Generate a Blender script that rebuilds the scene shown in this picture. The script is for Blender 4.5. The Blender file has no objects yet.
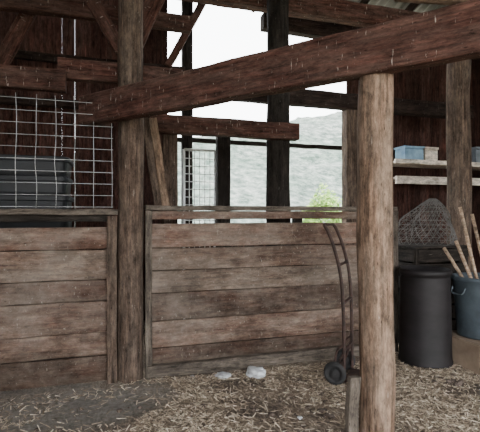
import bpy, math, random
import numpy as np
from mathutils import Vector, Matrix, noise
random.seed(7)
TH=math.radians(16.7); C=math.cos(TH); S=math.sin(TH)
F=420.0; EYE=Vector((0,0,1.5))
# survey helpers: barn frame = X along the stall partition, Y into the barn
def sight(px,py):
    a=(px-240)/F
    return Vector((a*C+S, -a*S+C, (216-py)/F))
def PV(px,py,V):
    d=sight(px,py); return EYE+d*(V/d.y)
def PD(px,py,dist): return EYE+sight(px,py)*dist
coll=bpy.context.scene.collection

# ------------------------------------------------------------ materials
def newmat(name):
    m=bpy.data.materials.new(name); m.use_nodes=True
    nt=m.node_tree; b=nt.nodes['Principled BSDF']
    return m,nt,b
def N(nt,t,**kw):
    n=nt.nodes.new(t)
    for k,v in kw.items(): setattr(n,k,v)
    return n
def ramp(nt,stops):
    r=N(nt,'ShaderNodeValToRGB'); e=r.color_ramp.elements
    while len(e)<len(stops): e.new(0.5)
    for i,(p,c) in enumerate(stops):
        e[i].position=p; e[i].color=(c[0],c[1],c[2],1)
    return r
def noisen(nt,vec,scale3,detail=6,rough=.6,sc=1.0):
    mp=N(nt,'ShaderNodeMapping'); mp.inputs['Scale'].default_value=scale3
    nt.links.new(vec,mp.inputs['Vector'])
    n=N(nt,'ShaderNodeTexNoise'); n.inputs['Scale'].default_value=sc
    n.inputs['Detail'].default_value=detail; n.inputs['Roughness'].default_value=rough
    nt.links.new(mp.outputs[0],n.inputs['Vector'])
    return n
def mix(nt,fac,a,b,blend='MIX'):
    m=N(nt,'ShaderNodeMix',data_type='RGBA',blend_type=blend)
    if isinstance(fac,(int,float)): m.inputs[0].default_value=fac
    else: nt.links.new(fac,m.inputs[0])
    for s,i in ((a,6),(b,7)):
        if isinstance(s,tuple): m.inputs[i].default_value=(s[0],s[1],s[2],1)
        else: nt.links.new(s,m.inputs[i])
    return m.outputs[2]
KW=.58
def wood(name,dark,light,dirt,stain=0.0,axis='x',dirtamt=.6,var=.5,up='z',stcol=(.52,.48,.43),th=.60,huevar=None,blot=1.0,k=None,splash=0.0):
    k=KW if k is None else k
    dark,light,dirt=[tuple(c*k for c in q) for q in (dark,light,dirt)]
    if huevar: huevar=tuple(c*k for c in huevar)
    m,nt,b=newmat(name)
    tc=N(nt,'ShaderNodeTexCoord'); oi=N(nt,'ShaderNodeObjectInfo'); ge=N(nt,'ShaderNodeNewGeometry')
    ad=N(nt,'ShaderNodeMath',operation='ADD'); nt.links.new(oi.outputs['Random'],ad.inputs[0]); nt.links.new(ge.outputs['Random Per Island'],ad.inputs[1])
    fr=N(nt,'ShaderNodeMath',operation='FRACT'); nt.links.new(ad.outputs[0],fr.inputs[0])
    mu=N(nt,'ShaderNodeMath',operation='MULTIPLY'); nt.links.new(ad.outputs[0],mu.inputs[0]); mu.inputs[1].default_value=41
    va=N(nt,'ShaderNodeVectorMath',operation='ADD'); nt.links.new(tc.outputs['Object'],va.inputs[0]); nt.links.new(mu.outputs[0],va.inputs[1])
    v=va.outputs[0]
    s=(2.2,38,38) if axis=='x' else (38,38,2.2)
    g=noisen(nt,v,s,12,.78)
    r=ramp(nt,[(.38,dark),(.60,light)]); nt.links.new(g.outputs['Fac'],r.inputs[0])
    rc=r.outputs[0]
    if huevar:
        f2=N(nt,'ShaderNodeMath',operation='MULTIPLY'); nt.links.new(ad.outputs[0],f2.inputs[0]); f2.inputs[1].default_value=7.31
        f3=N(nt,'ShaderNodeMath',operation='FRACT'); nt.links.new(f2.outputs[0],f3.inputs[0])
        f4=N(nt,'ShaderNodeMath',operation='MULTIPLY'); nt.links.new(f3.outputs[0],f4.inputs[0]); f4.inputs[1].default_value=.65
        rc=mix(nt,f4.outputs[0],rc,huevar)
    s2=(1.6,8,8) if axis=='x' else (8,8,1.6)
    g2=noisen(nt,v,s2,12,.76)
    r2=ramp(nt,[(.42,(0,0,0)),(.60,(dirtamt,)*3)]); nt.links.new(g2.outputs['Fac'],r2.inputs[0])
    col=mix(nt,r2.outputs[0],rc,dirt)
    g4=noisen(nt,v,(5,14,14) if axis=='x' else (14,14,5),12,.82)
    lo=1-.8*blot; hi=1+.6*blot
    r4=ramp(nt,[(.34,(lo,lo,lo)),(.5,(.9,.9,.9)),(.64,(hi,hi,hi))]); nt.links.new(g4.outputs['Fac'],r4.inputs[0])
    col=mix(nt,1.0,col,r4.outputs[0],'MULTIPLY')
    kv=N(nt,'ShaderNodeMapping'); kv.inputs['Scale'].default_value=(2.2,6,6) if axis=='x' else (6,6,2.2); nt.links.new(v,kv.inputs['Vector'])
    vo=N(nt,'ShaderNodeTexVoronoi'); nt.links.new(kv.outputs[0],vo.inputs['Vector'])
    rk=ramp(nt,[(.07,(.3,.27,.25)),(.13,(1,1,1))]); nt.links.new(vo.outputs['Distance'],rk.inputs[0])
    col=mix(nt,.8,col,rk.outputs[0],'MULTIPLY')
    h=N(nt,'ShaderNodeHueSaturation'); nt.links.new(col,h.inputs['Color'])
    mr=N(nt,'ShaderNodeMapRange'); nt.links.new(fr.outputs[0],mr.inputs[0]); mr.inputs[3].default_value=1-var*.6; mr.inputs[4].default_value=1+var*.6
    nt.links.new(mr.outputs[0],h.inputs['Value']); col=h.outputs[0]
    if splash>0:
        # dried mud splashes (continuous over neighbouring boards)
        gw=noisen(nt,ge.outputs['Position'],(2.2,2.2,1.7),12,.76)
        rw=ramp(nt,[(.44,(0,0,0)),(.64,(splash,)*3)]); nt.links.new(gw.outputs['Fac'],rw.inputs[0])
        col=mix(nt,rw.outputs[0],col,tuple(c*k*1.25 for c in (.225,.19,.16)))
        gx=noisen(nt,ge.outputs['Position'],(1.3,1.3,2.4),12,.76)
        rx=ramp(nt,[(.38,(.52,.49,.47)),(.54,(1,1,1))]); nt.links.new(gx.outputs['Fac'],rx.inputs[0])
        col=mix(nt,1.0,col,rx.outputs[0],'MULTIPLY')
        gy=noisen(nt,ge.outputs['Position'],(60,60,30),5,.7)
        ry=ramp(nt,[(.63,(0,0,0)),(.67,(.5,.5,.5))]); nt.links.new(gy.outputs['Fac'],ry.inputs[0])
        col=mix(nt,ry.outputs[0],col,(.34,.32,.28))
        # damp dark band near the ground
        sx=N(nt,'ShaderNodeSeparateXYZ'); nt.links.new(ge.outputs['Position'],sx.inputs[0])
        ms=N(nt,'ShaderNodeMath',operation='MULTIPLY_ADD'); nt.links.new(gx.outputs['Fac'],ms.inputs[0]); ms.inputs[1].default_value=1.0; nt.links.new(sx.outputs['Z'],ms.inputs[2])
        rz=ramp(nt,[(.5,(.62,.60,.57)),(.95,(1,1,1))]); nt.links.new(ms.outputs[0],rz.inputs[0])
        col=mix(nt,1.0,col,rz.outputs[0],'MULTIPLY')
    if stain>0:
        s3=(55,55,9) if up=='z' else (9,55,55)
        g3=noisen(nt,v,s3,4,.65)
        r3=ramp(nt,[(th,(0,0,0)),(th+.05,(stain,)*3)]); nt.links.new(g3.outputs['Fac'],r3.inputs[0])
        col=mix(nt,r3.outputs[0],col,stcol)
    nt.links.new(col,b.inputs['Base Color'])
    b.inputs['Roughness'].default_value=.85; b.inputs['Specular IOR Level'].default_value=.1
    bp=N(nt,'ShaderNodeBump'); bp.inputs['Strength'].default_value=.9; bp.inputs['Distance'].default_value=.014
    nt.links.new(g.outputs['Fac'],bp.inputs['Height']); nt.links.new(bp.outputs[0],b.inputs['Normal'])
    return m
def simple(name,c1,c2,scale=(6,6,6),rough=.7,metal=0,bump=.2,lo=.35,hi=.65,spec=.5):
    m,nt,b=newmat(name)
    tc=N(nt,'ShaderNodeTexCoord'); g=noisen(nt,tc.outputs['Object'],scale,6,.65)
    r=ramp(nt,[(lo,c1),(hi,c2)]); nt.links.new(g.outputs['Fac'],r.inputs[0]); nt.links.new(r.outputs[0],b.inputs['Base Color'])
    b.inputs['Roughness'].default_value=rough; b.inputs['Metallic'].default_value=metal; b.inputs['Specular IOR Level'].default_value=spec
    bp=N(nt,'ShaderNodeBump'); bp.inputs['Strength'].default_value=bump; bp.inputs['Distance'].default_value=.02
    nt.links.new(g.outputs['Fac'],bp.inputs['Height']); nt.links.new(bp.outputs[0],b.inputs['Normal'])
    return m
def island(name,stops,rough=.8):
    m,nt,b=newmat(name); ge=N(nt,'ShaderNodeNewGeometry')
    r=ramp(nt,stops); nt.links.new(ge.outputs['Random Per Island'],r.inputs[0]); nt.links.new(r.outputs[0],b.inputs['Base Color'])
    b.inputs['Roughness'].default_value=rough
    return m

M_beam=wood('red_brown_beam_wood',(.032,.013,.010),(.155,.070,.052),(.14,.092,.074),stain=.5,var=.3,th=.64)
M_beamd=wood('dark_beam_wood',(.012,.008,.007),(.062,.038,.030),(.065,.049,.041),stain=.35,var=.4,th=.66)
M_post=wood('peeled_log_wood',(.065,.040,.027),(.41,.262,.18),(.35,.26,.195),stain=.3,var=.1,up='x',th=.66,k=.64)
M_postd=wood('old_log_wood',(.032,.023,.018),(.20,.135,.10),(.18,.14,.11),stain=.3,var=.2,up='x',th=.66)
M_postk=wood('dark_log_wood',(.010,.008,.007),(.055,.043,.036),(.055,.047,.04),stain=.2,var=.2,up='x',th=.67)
M_plank=wood('stall_plank_wood',(.052,.035,.027),(.215,.150,.112),(.255,.21,.17),dirtamt=.6,var=.6,huevar=(.15,.068,.049),blot=.75,k=.70,splash=.5)
M_jamb=wood('stall_trim_wood',(.05,.040,.032),(.19,.155,.126),(.22,.184,.15),var=.3)
M_pale=wood('pale_shelf_wood',(.50,.42,.34),(.88,.78,.68),(.66,.6,.53),var=.2,k=1)
M_side=wood('barn_siding_wood',(.024,.011,.009),(.15,.064,.049),(.10,.064,.053),axis='z',var=.9)
M_ply=wood('fresh_brace_wood',(.18,.11,.07),(.34,.225,.155),(.22,.17,.13),var=.2)
M_handle=wood('tool_handle_wood',(.25,.16,.10),(.50,.35,.24),(.3,.24,.19),var=.2,k=.85)
M_card=simple('cardboard',(.15,.105,.072),(.24,.175,.125),(5,5,5),.9)
M_wire=simple('galvanised_wire',(.3,.3,.3),(.5,.5,.5),rough=.5,metal=.6)
M_net=simple('old_netting_wire',(.06,.057,.054),(.17,.16,.15),rough=.85,metal=.1,spec=.2)
M_wirew=simple('white_wire',(.6,.62,.62),(.8,.8,.8),rough=.6)
M_trough=simple('black_trough_plastic',(.004,.004,.005),(.010,.011,.014),(5,5,9),.5,0,.15,spec=.25)
M_black=simple('black_plastic',(.006,.005,.005),(.016,.013,.014),(3,3,8),.6,0,.1,spec=.25)
M_blue=simple('grey_blue_plastic',(.032,.041,.050),(.072,.09,.105),(4,4,4),.6,0,.1,spec=.3)
M_bluebox=simple('blue_painted_box',(.10,.19,.30),(.28,.43,.56),(4,4,4),.6)
M_greybox=simple('grey_box',(.10,.12,.14),(.22,.24,.27),(4,4,4),.6)
M_rust=simple('rusty_dark_steel',(.018,.011,.009),(.058,.029,.022),(20,20,20),.75,.3)
M_rubber=simple('black_rubber',(.008,.008,.008),(.02,.018,.018),(10,10,10),.85)
M_rock=simple('pale_rock',(.32,.32,.32),(.60,.62,.65),(9,9,9),.9,0,.6)
M_roof=simple('roof_metal',(.06,.055,.05),(.10,.09,.085),(3,3,3),.6,.3)
M_leaf=island('bush_leaves',[(0,(.09,.2,.03)),(.5,(.24,.42,.08)),(1,(.48,.62,.18))])
M_straw=island('straw_stems',[(0,(.085,.062,.045)),(.32,(.25,.19,.135)),(.74,(.52,.42,.31)),(1,(.78,.69,.55))])
# litter floor
M_floor,nt,b=newmat('straw_litter_ground')
tc=N(nt,'ShaderNodeTexCoord')
g1=noisen(nt,tc.outputs['Object'],(60,22,20),10,.75); r1=ramp(nt,[(.32,(.05,.037,.029)),(.5,(.20,.155,.12)),(.7,(.48,.40,.31))]); nt.links.new(g1.outputs['Fac'],r1.inputs[0])
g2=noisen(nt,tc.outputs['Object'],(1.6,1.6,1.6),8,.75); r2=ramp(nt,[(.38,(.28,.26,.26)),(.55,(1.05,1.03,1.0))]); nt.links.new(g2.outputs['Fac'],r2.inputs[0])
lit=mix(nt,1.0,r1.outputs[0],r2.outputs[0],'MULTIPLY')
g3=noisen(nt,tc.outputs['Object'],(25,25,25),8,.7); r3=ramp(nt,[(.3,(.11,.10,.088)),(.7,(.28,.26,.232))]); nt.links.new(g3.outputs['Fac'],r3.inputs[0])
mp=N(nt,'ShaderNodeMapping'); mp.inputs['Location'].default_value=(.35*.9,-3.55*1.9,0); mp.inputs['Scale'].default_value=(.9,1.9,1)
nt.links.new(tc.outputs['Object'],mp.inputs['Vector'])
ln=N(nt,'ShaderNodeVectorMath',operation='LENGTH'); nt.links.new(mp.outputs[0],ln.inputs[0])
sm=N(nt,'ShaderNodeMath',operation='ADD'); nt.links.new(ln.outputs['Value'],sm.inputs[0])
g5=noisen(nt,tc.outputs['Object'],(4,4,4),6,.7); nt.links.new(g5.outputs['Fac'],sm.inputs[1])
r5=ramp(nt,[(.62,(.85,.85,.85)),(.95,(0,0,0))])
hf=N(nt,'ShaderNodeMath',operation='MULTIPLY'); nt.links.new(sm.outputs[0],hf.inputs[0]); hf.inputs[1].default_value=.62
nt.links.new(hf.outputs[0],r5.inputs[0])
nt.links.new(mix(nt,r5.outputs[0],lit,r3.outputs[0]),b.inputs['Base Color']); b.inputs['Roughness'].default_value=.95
bp=N(nt,'ShaderNodeBump'); bp.inputs['Strength'].default_value=.8; bp.inputs['Distance'].default_value=.03
nt.links.new(g1.outputs['Fac'],bp.inputs['Height']); nt.links.new(bp.outputs[0],b.inputs['Normal'])
# hill
M_hill,nt,b=newmat('dry_hillside')
tc=N(nt,'ShaderNodeTexCoord')
g1=noisen(nt,tc.outputs['Object'],(1.3,.7,2.2),12,.84); r1=ramp(nt,[(.39,(.035,.052,.045)),(.47,(.085,.105,.095)),(.56,(.17,.185,.17)),(.66,(.30,.31,.29))]); nt.links.new(g1.outputs['Fac'],r1.inputs[0])
g2=noisen(nt,tc.outputs['Object'],(.15,.15,.25),6,.65); r2=ramp(nt,[(.4,(.78,.88,.80)),(.6,(1.15,1.12,1.1))]); nt.links.new(g2.outputs['Fac'],r2.inputs[0])
nt.links.new(mix(nt,1.0,r1.outputs[0],r2.outputs[0],'MULTIPLY'),b.inputs['Base Color']); b.inputs['Roughness'].default_value=1; b.inputs['Specular IOR Level'].default_value=.1
M_grass=simple('dry_grass_ground',(.20,.20,.15),(.38,.37,.29),(1,1,1),1)

# ------------------------------------------------------------ mesh helpers
def mkobj(name,verts,faces,mat,parent=None,M=None,smooth=False):
    me=bpy.data.meshes.new(name); me.from_pydata([tuple(v) for v in verts],[],faces); me.update()
    import bmesh
    bm=bmesh.new(); bm.from_mesh(me); bmesh.ops.recalc_face_normals(bm,faces=bm.faces); bm.to_mesh(me); bm.free()
    if smooth:
        for p in me.polygons: p.use_smooth=True
    me.materials.append(mat)
    o=bpy.data.objects.new(name,me); coll.objects.link(o)
    if M is not None: o.matrix_world=M
    if parent: o.parent=parent
    return o
def empty(name):
    e=bpy.data.objects.new(name,None); e.empty_display_size=.2; coll.objects.link(e); return e
def frame(p1,p2,yref=None):
    X=(p2-p1).normalized()
    if yref is None:
        yref=Vector((0,1,0)) if abs(X.z)>.9 else Vector((0,0,1)).cross(X)
    Y=(yref-X*yref.dot(X)).normalized(); Z=X.cross(Y)
    mid=(p1+p2)/2
    return Matrix(((X.x,Y.x,Z.x,mid.x),(X.y,Y.y,Z.y,mid.y),(X.z,Y.z,Z.z,mid.z),(0,0,0,1)))
def tubeverts(rings):
    n=len(rings[0]); V=[v for r in rings for v in r]; Fc=[]
    for i in range(len(rings)-1):
        for j in range(n):
            a=i*n+j; b2=i*n+(j+1)%n; Fc.append((a,b2,b2+n,a+n))
    Fc.append(tuple(range(n))[::-1]); Fc.append(tuple(range((len(rings)-1)*n,len(rings)*n)))
    return V,Fc
def board(name,p1,p2,thick,high,mat,parent=None,yref=None,jit=.004,ch=None):
    """timber: local X along its length, Y = thickness, Z = height"""
    p1=Vector(p1); p2=Vector(p2); L=(p2-p1).length; a=thick/2; h=high/2
    ch=ch or min(a,h)*.18
    sec=[(-a+ch,-h),(a-ch,-h),(a,-h+ch),(a,h-ch),(a-ch,h),(-a+ch,h),(-a,h-ch),(-a,-h+ch)]
    n=max(3,int(L/.18)); rings=[]
    for i in range(n+1):
        x=-L/2+L*i/n; dy=random.uniform(-jit,jit); dz=random.uniform(-jit,jit)
        rings.append([(x,y+dy,z+dz+random.uniform(-jit,jit)*.6) for y,z in sec])
    V,Fc=tubeverts(rings)
    return mkobj(name,V,Fc,mat,parent,frame(p1,p2,yref))
def log(name,p1,p2,r1,r2,mat,parent=None,seg=28,rough=.05,flare=0):
    p1=Vector(p1); p2=Vector(p2); L=(p2-p1).length; n=max(6,int(L/.06)); rings=[]; off=random.uniform(0,50)
    for i in range(n+1):
        t=i/n; x=-L/2+L*t; r=r1+(r2-r1)*t+flare*max(0,1-t*L/.5)**2
        cy=noise.noise(Vector((x*.9+off,0,0)))*r*.15; cz=noise.noise(Vector((x*.9,off,0)))*r*.15
        rg=[]
        for j in range(seg):
            an=2*math.pi*j/seg
            k=1+rough*1.6*noise.noise(Vector((math.cos(an)*1.4,math.sin(an)*1.4,x*1.8+off)))+rough*.9*noise.noise(Vector((math.cos(an)*5,math.sin(an)*5,x*2+off)))
            rg.append((x,cy+math.cos(an)*r*k,cz+math.sin(an)*r*k))
        rings.append(rg)
    V,Fc=tubeverts(rings)
    return mkobj(name,V,Fc,mat,parent,frame(p1,p2),smooth=True)
def tube(name,pts,r,mat,parent=None,seg=8,sub=6):
    pts=[Vector(p) for p in pts]; P=[]
    if len(pts)>2 and sub>1:
        E=[pts[0]*2-pts[1]]+pts+[pts[-1]*2-pts[-2]]
        for i in range(1,len(E)-2):
            for k in range(sub):
                t=k/sub; a,b2,c,d=E[i-1],E[i],E[i+1],E[i+2]
                P.append(.5*((2*b2)+(c-a)*t+(2*a-5*b2+4*c-d)*t*t+(3*b2-a-3*c+d)*t**3))
        P.append(pts[-1])
    else: P=pts
    rings=[]; U=Vector((.31,.2,.93))
    for i,p in enumerate(P):
        T=(P[min(i+1,len(P)-1)]-P[max(i-1,0)]).normalized()
        A=T.cross(U)
        if A.length<.2: A=T.cross(Vector((1,0,0)))
        A.normalize(); B=T.cross(A)
        rings.append([p+A*math.cos(2*math.pi*j/seg)*r+B*math.sin(2*math.pi*j/seg)*r for j in range(seg)])
    V,Fc=tubeverts(rings)
    return mkobj(name,V,Fc,mat,parent,smooth=True)
def lathe(name,prof,mat,parent=None,M=None,seg=40):
    V=[];Fc=[];n=len(prof)
    for i,(r,z) in enumerate(prof):
        for j in range(seg):
            a=2*math.pi*j/seg; V.append((r*math.cos(a),r*math.sin(a),z))
    for i in range(n-1):
        for j in range(seg):
            a=i*seg+j;b2=i*seg+(j+1)%seg; Fc.append((a,b2,b2+seg,a+seg))
    return mkobj(name,V,Fc,mat,parent,M,smooth=True)
def boxes(name,lst,mat,parent=None):
    V=[];Fc=[]
    for (x0,x1,y0,y1,z0,z1) in lst:
        k=len(V)
        V+=[(x0,y0,z0),(x1,y0,z0),(x1,y1,z0),(x0,y1,z0),(x0,y0,z1),(x1,y0,z1),(x1,y1,z1),(x0,y1,z1)]
        Fc+=[tuple(k+i for i in f) for f in ((0,3,2,1),(4,5,6,7),(0,1,5,4),(1,2,6,5),(2,3,7,6),(3,0,4,7))]
    return mkobj(name,V,Fc,mat,parent)
def gh(x,y): return .022*noise.noise(Vector((x*1.3,y*1.3,0)))+.010*noise.noise(Vector((x*6,y*6,3)))

# ------------------------------------------------------------ ground
def gridmesh(name,x0,x1,y0,y1,nx,ny,hf,mat):
    V=[(x0+(x1-x0)*i/nx,y0+(y1-y0)*j/ny,0) for j in range(ny+1) for i in range(nx+1)]
    V=[(x,y,hf(x,y)) for x,y,_ in V]
    Fc=[(j*(nx+1)+i,j*(nx+1)+i+1,(j+1)*(nx+1)+i+1,(j+1)*(nx+1)+i) for j in range(ny) for i in range(nx)]
    return mkobj(name,V,Fc,mat,smooth=True)
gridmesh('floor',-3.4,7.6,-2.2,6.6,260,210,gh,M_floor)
gridmesh('ground_outside',-90,150,-40,90,20,20,lambda x,y:-.06,M_grass)
def hillh(x,y):
    t=max(0,min(1,(y-13)/38)); t=t*t*(3-2*t)
    return -.3+t*(9.2+.20*x+1.2*noise.noise(Vector((x*.07,y*.07,1)))) + .8*t*noise.noise(Vector((x*.3,y*.3,5)))+.45*t*noise.noise(Vector((x*.9,y*.9,8)))
gridmesh('hillside',-50,90,12,75,220,130,hillh,M_hill)

# straw litter: thin stems lying on the floor
rng=np.random.default_rng(3); V=[];Fc=[]
cnt=90000
for i in range(cnt):
    y=1.7+(rng.random()**1.15)*2.9; x=rng.uniform(-1.9,6.0) if y<3.86 else rng.uniform(2.6,6.0)
    if y<3.86 and rng.random()<.3: x=rng.uniform(-1.9,3.4)
    if noise.noise(Vector((x*1.1,y*1.1,9)))+.5*noise.noise(Vector((x*4,y*4,2)))<-.08 and rng.random()<.78: continue
    if ((x+.35)*.9)**2+((y-3.55)*1.9)**2<.62 and rng.random()<.8: continue
    L=rng.uniform(.02,.085); w=rng.uniform(.0018,.0042); a=rng.uniform(0,math.pi*2); tz=rng.normal()*.12
    dx,dy=math.cos(a)*L/2,math.sin(a)*L/2; nx,ny=-math.sin(a)*w,math.cos(a)*w
    z=gh(x,y)+.006+rng.random()*.014; k=len(V)
    V+=[(x-dx-nx,y-dy-ny,z-tz*L/2),(x+dx-nx,y+dy-ny,z+tz*L/2),(x+dx+nx,y+dy+ny,z+tz*L/2),(x-dx+nx,y-dy+ny,z-tz*L/2+.003)]
    Fc.append((k,k+1,k+2,k+3))
me=bpy.data.meshes.new('straw_litter'); me.from_pydata(V,[],Fc); me.materials.append(M_straw)
coll.objects.link(bpy.data.objects.new('straw_litter',me))
V=[];Fc=[]
def blob(V,Fc,c,r,fl=.5,seed=0,nu=10,nv=7,am=.35):
    k=len(V)
    for i in range(nv+1):
        ph=math.pi*i/nv
        for j in range(nu):
            th=2*math.pi*j/nu; d=Vector((math.sin(ph)*math.cos(th),math.sin(ph)*math.sin(th),math.cos(ph)))
            q=r*(1+am*noise.noise(d*1.6+Vector((seed,seed*2,0))))
            V.append((c[0]+d.x*q,c[1]+d.y*q,c[2]+d.z*q*fl))
    for i in range(nv):
        for j in range(nu):
            Fc.append((k+i*nu+j,k+i*nu+(j+1)%nu,k+(i+1)*nu+(j+1)%nu,k+(i+1)*nu+j))
for i in range(110):
    y=random.uniform(2.0,3.7); x=random.uniform(-.6,3.8)
    blob(V,Fc,(x,y,gh(x,y)+.006),random.uniform(.010,.028),.5,i)
for cx,cy in ((1.05,2.35),(1.5,2.9),(.2,2.7),(2.9,3.1)):
    for i in range(12):
        x=cx+random.gauss(0,.08); y=cy+random.gauss(0,.06)
        blob(V,Fc,(x,y,gh(x,y)+.008),random.uniform(.015,.035),.5,i+cx)
M_dung=simple('dark_clods',(.04,.028,.022),(.12,.088,.07),(20,20,20),.95)
mkobj('dung_clods',V,Fc,M_dung,smooth=True)

# ------------------------------------------------------------ stall partition  (plane Y = 3.98)
PVY=3.98
def u_at(px,V=PVY): return PV(px,216,V).x
part=empty('stall_partition')
uL0=u_at(-110); uL1=u_at(110); uR0=u_at(147); uR1=u_at(392)
rows=[(.02,.25),(.253,.46),(.462,.74),(.742,.93),(.932,1.20),(1.202,1.40)]
for i,(z0,z1) in enumerate(rows):
    board('left_plank_%d'%(i+1),(uL0,PVY,(z0+z1)/2),(uL1,PVY+random.uniform(-.008,.008),(z0+z1)/2),.04,z1-z0-.004,M_plank,part,ch=.005,jit=.003)
rows=[(.10,.27),(.273,.52),(.522,.78),(.782,.99),(.992,1.20),(1.203,1.43)]
for i,(z0,z1) in enumerate(rows):
    board('right_plank_%d'%(i+1),(uR0,PVY,(z0+z1)/2),(uR1,PVY+random.uniform(-.008,.008),(z0+z1)/2+random.uniform(-.006,.006)),.04,z1-z0-.004,M_plank,part,ch=.005,jit=.003)
board('right_sill',(uR0,PVY-.055,.075),(uR1,PVY-.055,.075),.07,.11,M_jamb,part)
board('left_top_rail',(uL0,PVY,1.535),(u_at(118),PVY,1.535),.16,.05,M_jamb,part)
board('left_sub_rail',(uL0,PVY+.03,1.48),(uL1,PVY+.03,1.48),.04,.06,M_postk,part)
board('right_top_rail',(u_at(145),PVY,1.575),(uR1,PVY,1.575),.20,.045,M_jamb,part)
board('right_sub_rail',(u_at(150),PVY-.03,1.51),(uR1,PVY-.03,1.51),.04,.075,M_plank,part)
board('left_jamb',(u_at(112),PVY-.045,0.0),(u_at(112),PVY-.045,1.50),.04,.085,M_postd,part,yref=Vector((0,1,0)))
board('right_jamb',(u_at(148),PVY-.045,0.0),(u_at(148),PVY-.045,1.55),.04,.06,M_jamb,part,yref=Vector((0,1,0)))
board('end_jamb',(uR1,PVY,0.0),(uR1,PVY,1.55),.1,.1,M_jamb,part,yref=Vector((0,1,0)))
for k,px in enumerate((-60,225,300)):
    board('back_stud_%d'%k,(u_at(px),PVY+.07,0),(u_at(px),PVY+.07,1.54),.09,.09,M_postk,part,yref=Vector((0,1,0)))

# ------------------------------------------------------------ posts
def at(px,d,z=0): 
    p=PD(px,216,d); p.z=z; return p
p=at(130.5,3.87); log('support_post',(p.x,p.y,-.05),(p.x,p.y,4.9),.118,.108,M_postd)
p=at(375.5,2.52); log('support_post',(p.x,p.y,-.05),(p.x,p.y,2.335),.106,.100,M_post,rough=.08)
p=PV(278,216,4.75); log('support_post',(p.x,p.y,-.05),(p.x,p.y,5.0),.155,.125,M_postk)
p=at(459,5.3); log('support_post',(p.x,p.y,-.05),(p.x,p.y,3.9),.145,.135,M_postd)
p=PV(350,216,5.35); board('frame_post',(p.x,p.y,0),(p.x,p.y,3.05),.16,.19,M_postd,yref=Vector((0,1,0)))
p=PV(223,216,5.8); board('frame_post',(p.x,p.y,0),(p.x,p.y,2.72),.14,.19,M_postk,yref=Vector((0,1,0)))
p=PV(170,216,4.7); board('frame_post',(p.x,p.y,0),(p.x,p.y,2.45),.12,.16,M_postd,yref=Vector((0,1,0)))
p=PV(187,216,6.08); board('frame_post',(p.x,p.y,0),(p.x,p.y,4.9),.14,.15,M_postk,yref=Vector((0,1,0)))
p=at(352,2.50); board('split_board',(p.x-.012,p.y-.02,0),(p.x+.005,p.y-.01,.55),.04,.07,M_jamb,yref=Vector((0,1,0)),jit=.008)

# ------------------------------------------------------------ main beam on the near post
a=at(84,3.88,2.46); c=at(480,2.15,2.46); dirb=(c-a).normalized()
board('main_tie_beam',a,a+dirb*4.6,.11,.27,M_beam,jit=.003)
e=a+dirb*4.45; log('support_post',(e.x,e.y,-.05),(e.x,e.y,2.33),.108,.1,M_post)
def hb(name,px0,px1,y_mid,pxref,V,thick,h,mat,dz=0):
    z=PV(pxref,y_mid,V).z
    return board(name,(u_at(px0,V),V,z),(u_at(px1,V),V,z+dz),thick,h,mat)
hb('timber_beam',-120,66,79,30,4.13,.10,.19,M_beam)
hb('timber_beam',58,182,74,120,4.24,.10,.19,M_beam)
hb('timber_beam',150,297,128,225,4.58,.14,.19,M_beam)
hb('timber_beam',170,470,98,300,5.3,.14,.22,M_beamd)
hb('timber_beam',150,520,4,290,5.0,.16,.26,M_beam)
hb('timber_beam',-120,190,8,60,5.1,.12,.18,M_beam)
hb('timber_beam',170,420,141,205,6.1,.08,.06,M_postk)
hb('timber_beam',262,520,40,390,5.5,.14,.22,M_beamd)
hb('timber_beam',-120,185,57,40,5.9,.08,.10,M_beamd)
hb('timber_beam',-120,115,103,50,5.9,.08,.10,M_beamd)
def brace(px0,py0,px1,py1,V,w,mat,name='knee_brace',th=.06,V2=None):
    board(name,PV(px0,py0,V),PV(px1,py1,V2 or V),th,w,mat,yref=Vector((0,1,0)))
brace(84,-14,122,52,4.45,.13,M_beam)
brace(128,58,162,-14,4.5,.18,M_beam)
brace(168,66,210,-10,5.75,.10,M_beam)
brace(-8,80,42,-12,5.3,.16,M_beam)
brace(153,118,166,208,4.36,.08,M_ply,'leaning_board',.03)
brace(145,118,158,208,4.30,.07,M_postd,'leaning_board',.03)
log('ceiling_joist',PD(396,-6,2.75),PD(470,0,2.6),.045,.04,M_ply)

# ------------------------------------------------------------ walls
V2=6.2; wb=[]
oL=u_at(176,V2); oR=u_at(346,V2)
x=-3.3
while x<7.3:
    w=random.uniform(.16,.22); gap=random.choice((0,0,.001,.003,.004))
    if x+w<oL or x>oR:
        wb.append((x,x+w-gap,V2,V2+.025,-.05,4.95+random.uniform(0,.05)))
    else:
        wb.append((x,x+w-gap,V2,V2+.025,-.05,1.15))
    x+=w
wback=boxes('wall_back',wb,M_side)
for nm,X in (('wall_left',-3.35),('wall_right',7.3)):
    L=[]; y=-1.7
    while y<6.2:
        w=random.uniform(.17,.22); L.append((X,X+.025,y,y+w-.004,-.05,5.2)); y+=w
    boxes(nm,L,M_side)
# unseen siding added behind the viewer to shade the upper barn; open below
L=[]; x=-3.35
while x<7.3:
    w=random.uniform(.17,.22); L.append((x,x+w-.004,-1.75,-1.725,3.4 if -2.6<x<6.6 else -.05,5.2)); x+=w
boxes('added_wall_front',L,M_side)
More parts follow.
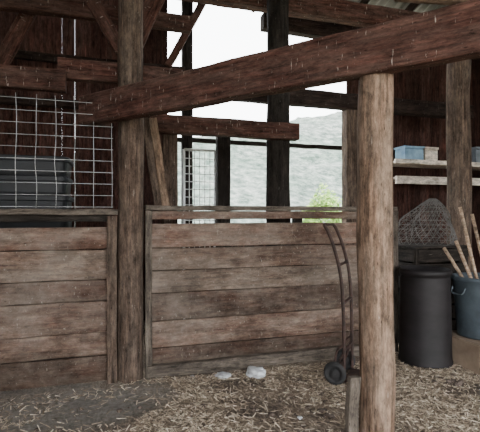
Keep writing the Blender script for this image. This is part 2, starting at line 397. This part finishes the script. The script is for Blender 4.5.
# roof
V=[];Fc=[];n=400
for i in range(n+1):
    xx=-3.9+(11.8)*i/n; dz=.02*math.sin(xx*2*math.pi/.16)
    V+=[(xx,6.7,5.0+dz),(xx,1.8,6.4+dz),(xx,-1.9,5.3+dz)]
for i in range(n):
    Fc+=[(3*i,3*i+3,3*i+4,3*i+1),(3*i+1,3*i+4,3*i+5,3*i+2)]
roof=empty('roof'); mkobj('roof_sheet',V,Fc,M_roof,roof,smooth=True)
x=-3.2; i=0
while x<7.5:
    board('rafter_%d'%i,(x,6.6,4.93),(x,1.8,6.3),.05,.14,M_beamd,roof); board('rafter_b%d'%i,(x,1.8,6.3),(x,-1.7,5.22),.05,.14,M_beamd,roof); x+=.9; i+=1

# ------------------------------------------------------------ wire panel over the left stall
wp=empty('wire_panel')
VP=3.93; xa,xb=u_at(-100,VP),u_at(113,VP); zt=PV(60,100,VP).z
def sag(x,z): return VP+.03*noise.noise(Vector((x*1.2,z*1.5,0)))+.015
zs=[1.58+(zt-1.58)*i/9 for i in range(10)]
for i,z in enumerate(zs):
    tube('line_wire_%d'%i,[(xa+(xb-xa)*k/8,sag(xa+(xb-xa)*k/8,z),z+.02*noise.noise(Vector((k,i,0)))) for k in range(9)],.0024,M_wire,wp,6,3)
k=0; x=xb-.01
while x>xa:
    tube('stay_wire_%d'%k,[(x+.014*noise.noise(Vector((q*.7,k,5))),sag(x,1.57+(zt-1.57)*q/5)-.004,1.57+(zt+.04-1.57)*q/5) for q in range(6)],.0022,M_wire,wp,6,3)
    x-=.155; k+=1
fs=empty('nested_black_troughs')
def rbox(name,c,lx,ly,z0,z1,r,mat,par):
    def ring(sx,sy,z):
        out=[]
        for cx,cy,a0 in ((1,1,0),(-1,1,90),(-1,-1,180),(1,-1,270)):
            for q in range(7):
                a=math.radians(a0+q*15); out.append((cx*(sx/2-r)+r*math.cos(a),cy*(sy/2-r)+r*math.sin(a),z))
        return out
    h=z1-z0
    rings=[ring(lx*.94,ly*.94,z0),ring(lx*(.97),ly*.97,z0+h*.15),ring(lx*.985,ly*.985,z0+h*.7),ring(lx*1.03,ly*1.04,z0+h*.74),ring(lx*1.03,ly*1.04,z0+h*.95),ring(lx*1.0,ly*1.0,z1)]
    V,Fc=tubeverts(rings)
    return mkobj(name,V,Fc,mat,par,Matrix.Translation(c))
xc=u_at(26,4.65); ztop=PV(24,158,4.65).z; nT=11; hT=ztop/nT
for i in range(nT):
    rbox('trough_%d'%(i+1),Vector((xc+random.uniform(-.01,.01),4.65,0)),.84,.5,i*hT,(i+1)*hT-.002,.09,M_trough,fs)

# ------------------------------------------------------------ wire gate in back opening
wg=empty('wire_gate'); VG=5.93
gx0,gx1=u_at(184,VG),u_at(215,VG); gz0,gz1=.9,PV(200,150,VG).z
for nm,a,c in (('stile_l',(gx0,VG,.0),(gx0,VG,gz1)),('stile_r',(gx1,VG,0),(gx1,VG,gz1)),('rail_t',(gx0,VG,gz1),(gx1,VG,gz1)),('rail_b',(gx0,VG,gz0),(gx1,VG,gz0))):
    tube(nm,[a,c],.018,M_wirew,wg,8,1)
for i in range(1,6):
    xx=gx0+(gx1-gx0)*i/6; tube('bar_v%d'%i,[(xx,VG,gz0),(xx,VG,gz1)],.006,M_wirew,wg,6,1)
z=gz0+.1; i=0
while z<gz1: tube('bar_h%d'%i,[(gx0,VG,z),(gx1,VG,z)],.006,M_wirew,wg,6,1); z+=.11; i+=1

# ------------------------------------------------------------ bush outside
V=[];Fc=[]
bc=PV(324,205,9.5)
for i in range(6500):
    d=Vector((random.gauss(0,1),random.gauss(0,1),random.gauss(0,1))).normalized()
    r=random.uniform(.4,1)**.5*(1+.3*noise.noise(d*2.2))
    c=Vector((bc.x+d.x*r*.62,bc.y+d.y*r*.5,.95+d.z*r*1.22))
    a=Vector((random.gauss(0,1),random.gauss(0,1),random.gauss(0,1))).normalized(); b2=a.orthogonal().normalized()
    l=random.uniform(.03,.07); k=len(V)
    V+=[c-a*l,c-b2*l*.45,c+a*l,c+b2*l*.45]; Fc.append((k,k+1,k+2,k+3))
bush=empty('bush'); mkobj('leaves',V,Fc,M_leaf,bush)
for i in range(7): tube('stem_%d'%i,[(bc.x,bc.y,-.08),(bc.x+random.uniform(-.1,.1),bc.y,.5),(bc.x+random.uniform(-.35,.35),bc.y+random.uniform(-.3,.3),1.3)],.015,M_postd,bush,6,4)

# ------------------------------------------------------------ shelf right
sh=empty('wall_shelf'); VS=5.6
s0,s1=u_at(391,VS),u_at(560,VS)
zA=PV(420,163,VS).z; zB=PV(420,181,VS).z
board('upper_board',(s0,VS-.1,zA),(s1,VS-.1,zA),.04,.07,M_pale,sh)
board('lower_board',(s0,VS-.12,zB),(s1,VS-.12,zB),.04,.12,M_pale,sh)
board('upper_deck',(s0,VS+.15,zA-.01),(s1,VS+.15,zA-.01),.46,.03,M_pale,sh)
board('lower_deck',(s0,VS+.15,zB+.03),(s1,VS+.15,zB+.03),.5,.03,M_pale,sh)
for k,xx in enumerate((s0+.05,s0+2.1,s1-.05)):
    board('upright_%d'%k,(xx,VS+.12,0),(xx,VS+.12,zA-.02),.08,.08,M_postk,sh,yref=Vector((0,1,0)))
def cartons(name,px0,px1,py0,V,mat,dep=.25):
    x0,x1=u_at(px0,V),u_at(px1,V); z1=PV((px0+px1)/2,py0,V).z
    o=empty(name); b0=zA+.006
    board('body',(x0,V,(b0+z1)/2),(x1,V,(b0+z1)/2),dep,z1-b0,mat,o,jit=.001)
    board('lid',(x0-.012,V,z1+.012),(x1+.012,V,z1+.012),dep+.03,.03,mat,o,jit=.001)
    return o
cartons('storage_box',400,418,149,VS+.12,M_bluebox)
cartons('storage_box',420,432,150,VS+.12,M_pale)
cartons('storage_box',470,490,150,VS+.12,M_greybox)

# ------------------------------------------------------------ crate with wire netting heap
cc=at(424,4.98); cr=empty('slatted_crate')
w=.33; dp=.27; H=1.14
for k,(sx,sy) in enumerate(((-1,-1),(1,-1),(1,1),(-1,1))):
    board('corner_%d'%k,(cc.x+sx*w,cc.y+sy*dp,-.02),(cc.x+sx*w,cc.y+sy*dp,H),.05,.05,M_postk,cr,yref=Vector((0,1,0)))
for k in range(7):
    z=.1+k*.16
    board('slat_f%d'%k,(cc.x-w,cc.y-dp-.03,z),(cc.x+w,cc.y-dp-.03,z),.02,.14,M_postk,cr)
    board('slat_b%d'%k,(cc.x-w,cc.y+dp+.03,z),(cc.x+w,cc.y+dp+.03,z),.02,.14,M_postk,cr)
    board('slat_l%d'%k,(cc.x-w-.03,cc.y-dp,z),(cc.x-w-.03,cc.y+dp,z),.02,.14,M_postk,cr)
    board('slat_r%d'%k,(cc.x+w+.03,cc.y-dp,z),(cc.x+w+.03,cc.y+dp,z),.02,.14,M_postk,cr)
board('top',(cc.x-w-.05,cc.y,H+.012),(cc.x+w+.05,cc.y,H+.012),.64,.024,M_postk,cr)
nh=empty('wire_netting_heap')
for lay,(R,Hh,sd) in enumerate(((.36,.55,0),)):
    V=[];Fc=[];nu,nv=28,11
    for i in range(nv+1):
        t=max(i/nv,.05)
        for j in range(nu):
            th=2*math.pi*(j+.5*(i%2))/nu
            fold=1+.13*math.sin(th*5+3*t+sd)*t+.36*noise.noise(Vector((math.cos(th)*2+sd,math.sin(th)*2,t*3)))
            rr=(math.sin(t*math.pi/2)**.9)*R*fold
            V.append((rr*math.cos(th)+.14*(1-t),rr*math.sin(th)*.8,Hh*(1-t**1.15)))
    for i in range(nv):
        for j in range(nu):
            j1=(j+1)%nu
            if i%2==0: Fc+=[(i*nu+j,i*nu+j1,(i+1)*nu+j),(i*nu+j1,(i+1)*nu+j1,(i+1)*nu+j)]
            else: Fc+=[(i*nu+j,i*nu+j1,(i+1)*nu+j1),(i*nu+j,(i+1)*nu+j1,(i+1)*nu+j)]
    o=mkobj('netting_layer_%d'%(lay+1),V,Fc,M_net,nh,Matrix.Translation((cc.x-.01,cc.y,H+.034)))
    md=o.modifiers.new('wire','WIREFRAME'); md.thickness=.006; md.use_replace=True

# ------------------------------------------------------------ barrel
c=at(425,4.32)
lathe('barrel',[(0,.0),(.245,0),(.258,.015),(.258,.04),(.252,.06),(.246,.5),(.236,.88),(.236,.90),(.25,.905),(.252,.94),(.24,.965),(.226,.96),(.222,.90),(.05,.89),(0,.89)],M_black,None,Matrix.Translation((c.x,c.y,0)))
c=at(480,4.26); zb=.29
tb=empty('utility_tub')
lathe('shell',[(0,0),(.2,0),(.21,.02),(.25,.55),(.268,.56),(.27,.60),(.253,.605),(.245,.58),(.195,.04),(0,.035)],M_blue,tb,Matrix.Translation((c.x,c.y,zb)))
for s in (-1,1):
    tube('handle_%d'%(s+2),[(c.x+s*.265,c.y-.08,zb+.5),(c.x+s*.29,c.y-.06,zb+.44),(c.x+s*.29,c.y+.06,zb+.44),(c.x+s*.265,c.y+.08,zb+.5)],.008,M_blue,tb)
bx=empty('cardboard_box')
board('side_front',(c.x-.27,c.y-.26,.135),(c.x+.32,c.y-.26,.135),.012,.27,M_card,bx,jit=.001)
board('side_back',(c.x-.27,c.y+.24,.135),(c.x+.32,c.y+.24,.135),.012,.27,M_card,bx,jit=.001)
board('side_left',(c.x-.27,c.y-.25,.135),(c.x-.27,c.y+.23,.135),.012,.27,M_card,bx,jit=.001)
board('side_right',(c.x+.32,c.y-.25,.135),(c.x+.32,c.y+.23,.135),.012,.27,M_card,bx,jit=.001)
board('flap_front',(c.x-.27,c.y-.135,.277),(c.x+.32,c.y-.135,.277),.25,.012,M_card,bx,jit=.001)
board('flap_back',(c.x-.27,c.y+.122,.277),(c.x+.32,c.y+.122,.277),.25,.012,M_card,bx,jit=.001)
def tool(name,pxt,pyt,pxb,pyb,dt,db):
    o=empty(name); T=PD(pxt,pyt,dt); B=PD(pxb,pyb,db); dr=(B-T).normalized()
    L=(T.z-(zb+.08))/(-dr.z); E=T+dr*L
    tube('shaft',[T,E],.017,M_handle,o,10,1)
    board('head',E-dr*.16,E+dr*.01,.012,.10,M_rust,o)
tool('shovel',460,207,475,272,4.40,4.34)
tool('garden_fork',456,241,470,276,4.24,4.24)
tool('spade',444,248,464,280,4.28,4.30)
tool('rake',472,214,486,275,4.42,4.36)

# ------------------------------------------------------------ hand truck
ht=empty('hand_truck')
Nn=at(344,3.72); Ff=at(352,4.02)
wdir=(Ff-Nn); wdir.z=0; wdir.normalize(); back=Vector((-wdir.y,wdir.x,0))
def hp(side,b,z):
    q=(Nn if side==0 else Ff); return Vector((q.x,q.y,0))+back*b+Vector((0,0,z))
for s_ in (0,1):
    tube('rail_%d'%s_,[hp(s_,0,.05),hp(s_,.0,.35),hp(s_,.01,.75),hp(s_,.035,1.0),hp(s_,.09,1.22),hp(s_,.145,1.36),hp(s_,.18,1.42)],.015,M_rust,ht,12)
    lathe('wheel_%d'%s_,[(.0,-.022),(.03,-.03),(.035,-.015),(.06,-.015),(.065,-.03),(.092,-.027),(.102,0),(.092,.027),(.065,.03),(.06,.015),(.035,.015),(.03,.03),(0,.022)],M_rubber,ht,
        Matrix.Translation(hp(s_,.075,.105)+wdir*(.03 if s_ else -.03))@wdir.to_track_quat('Z','Y').to_matrix().to_4x4())
    tube('axle_strut_%d'%s_,[hp(s_,0,.3),hp(s_,.075,.105)],.012,M_rust,ht,8,1)
    tube('stair_guide_%d'%s_,[hp(s_,0,.36),hp(s_,.06,.3),hp(s_,.08,.2)],.010,M_rust,ht,8)
for k,(b_,z) in enumerate(((.0,.3),(.01,.72),(.05,1.06),(.18,1.42))):
    tube('crossbar_%d'%k,[hp(0,b_,z),hp(1,b_,z)],.013,M_rust,ht,8,1)
tube('axle',[hp(0,.075,.105)-wdir*.05,hp(1,.075,.105)+wdir*.05],.012,M_rust,ht,8,1)
a=hp(0,-.10,.035); c2=hp(1,-.10,.035); board('toe_plate',a,c2,.22,.012,M_rust,ht,jit=.001)

# ------------------------------------------------------------ rocks
def rock(px,py,r,fl,seed):
    d=1.5*F/(py-216); q=PD(px,216,d); V=[];Fc=[]
    blob(V,Fc,(0,0,0),r,fl,seed,14,9,.5)
    mkobj('rock',V,Fc,M_rock,None,Matrix.Translation((q.x,q.y,r*fl*.55)))
rock(256,376,.09,.62,2.3); rock(223,377,.075,.28,5.1); rock(300,418,.02,.5,8.8); rock(192,377,.02,.5,1.2)

# ------------------------------------------------------------ light
w=bpy.data.worlds.new('overcast'); bpy.context.scene.world=w; w.use_nodes=True
bg=w.node_tree.nodes['Background']; bg.inputs[0].default_value=(.96,.985,1,1); bg.inputs[1].default_value=10.5
sun=bpy.data.lights.new('sun','SUN'); sun.energy=10.0; sun.angle=math.radians(3); sun.color=(1,.97,.93)
so=bpy.data.objects.new('sun',sun); coll.objects.link(so)
so.rotation_euler=Vector((-.45,.42,-1)).to_track_quat('-Z','Y').to_euler()
# ------------------------------------------------------------ camera
cd=bpy.data.cameras.new('camera'); cd.sensor_width=36; cd.lens=36*F/480; cd.clip_end=500
co=bpy.data.objects.new('camera',cd); coll.objects.link(co); co.location=EYE; co.rotation_euler=(math.pi/2,0,-TH)
bpy.context.scene.camera=co
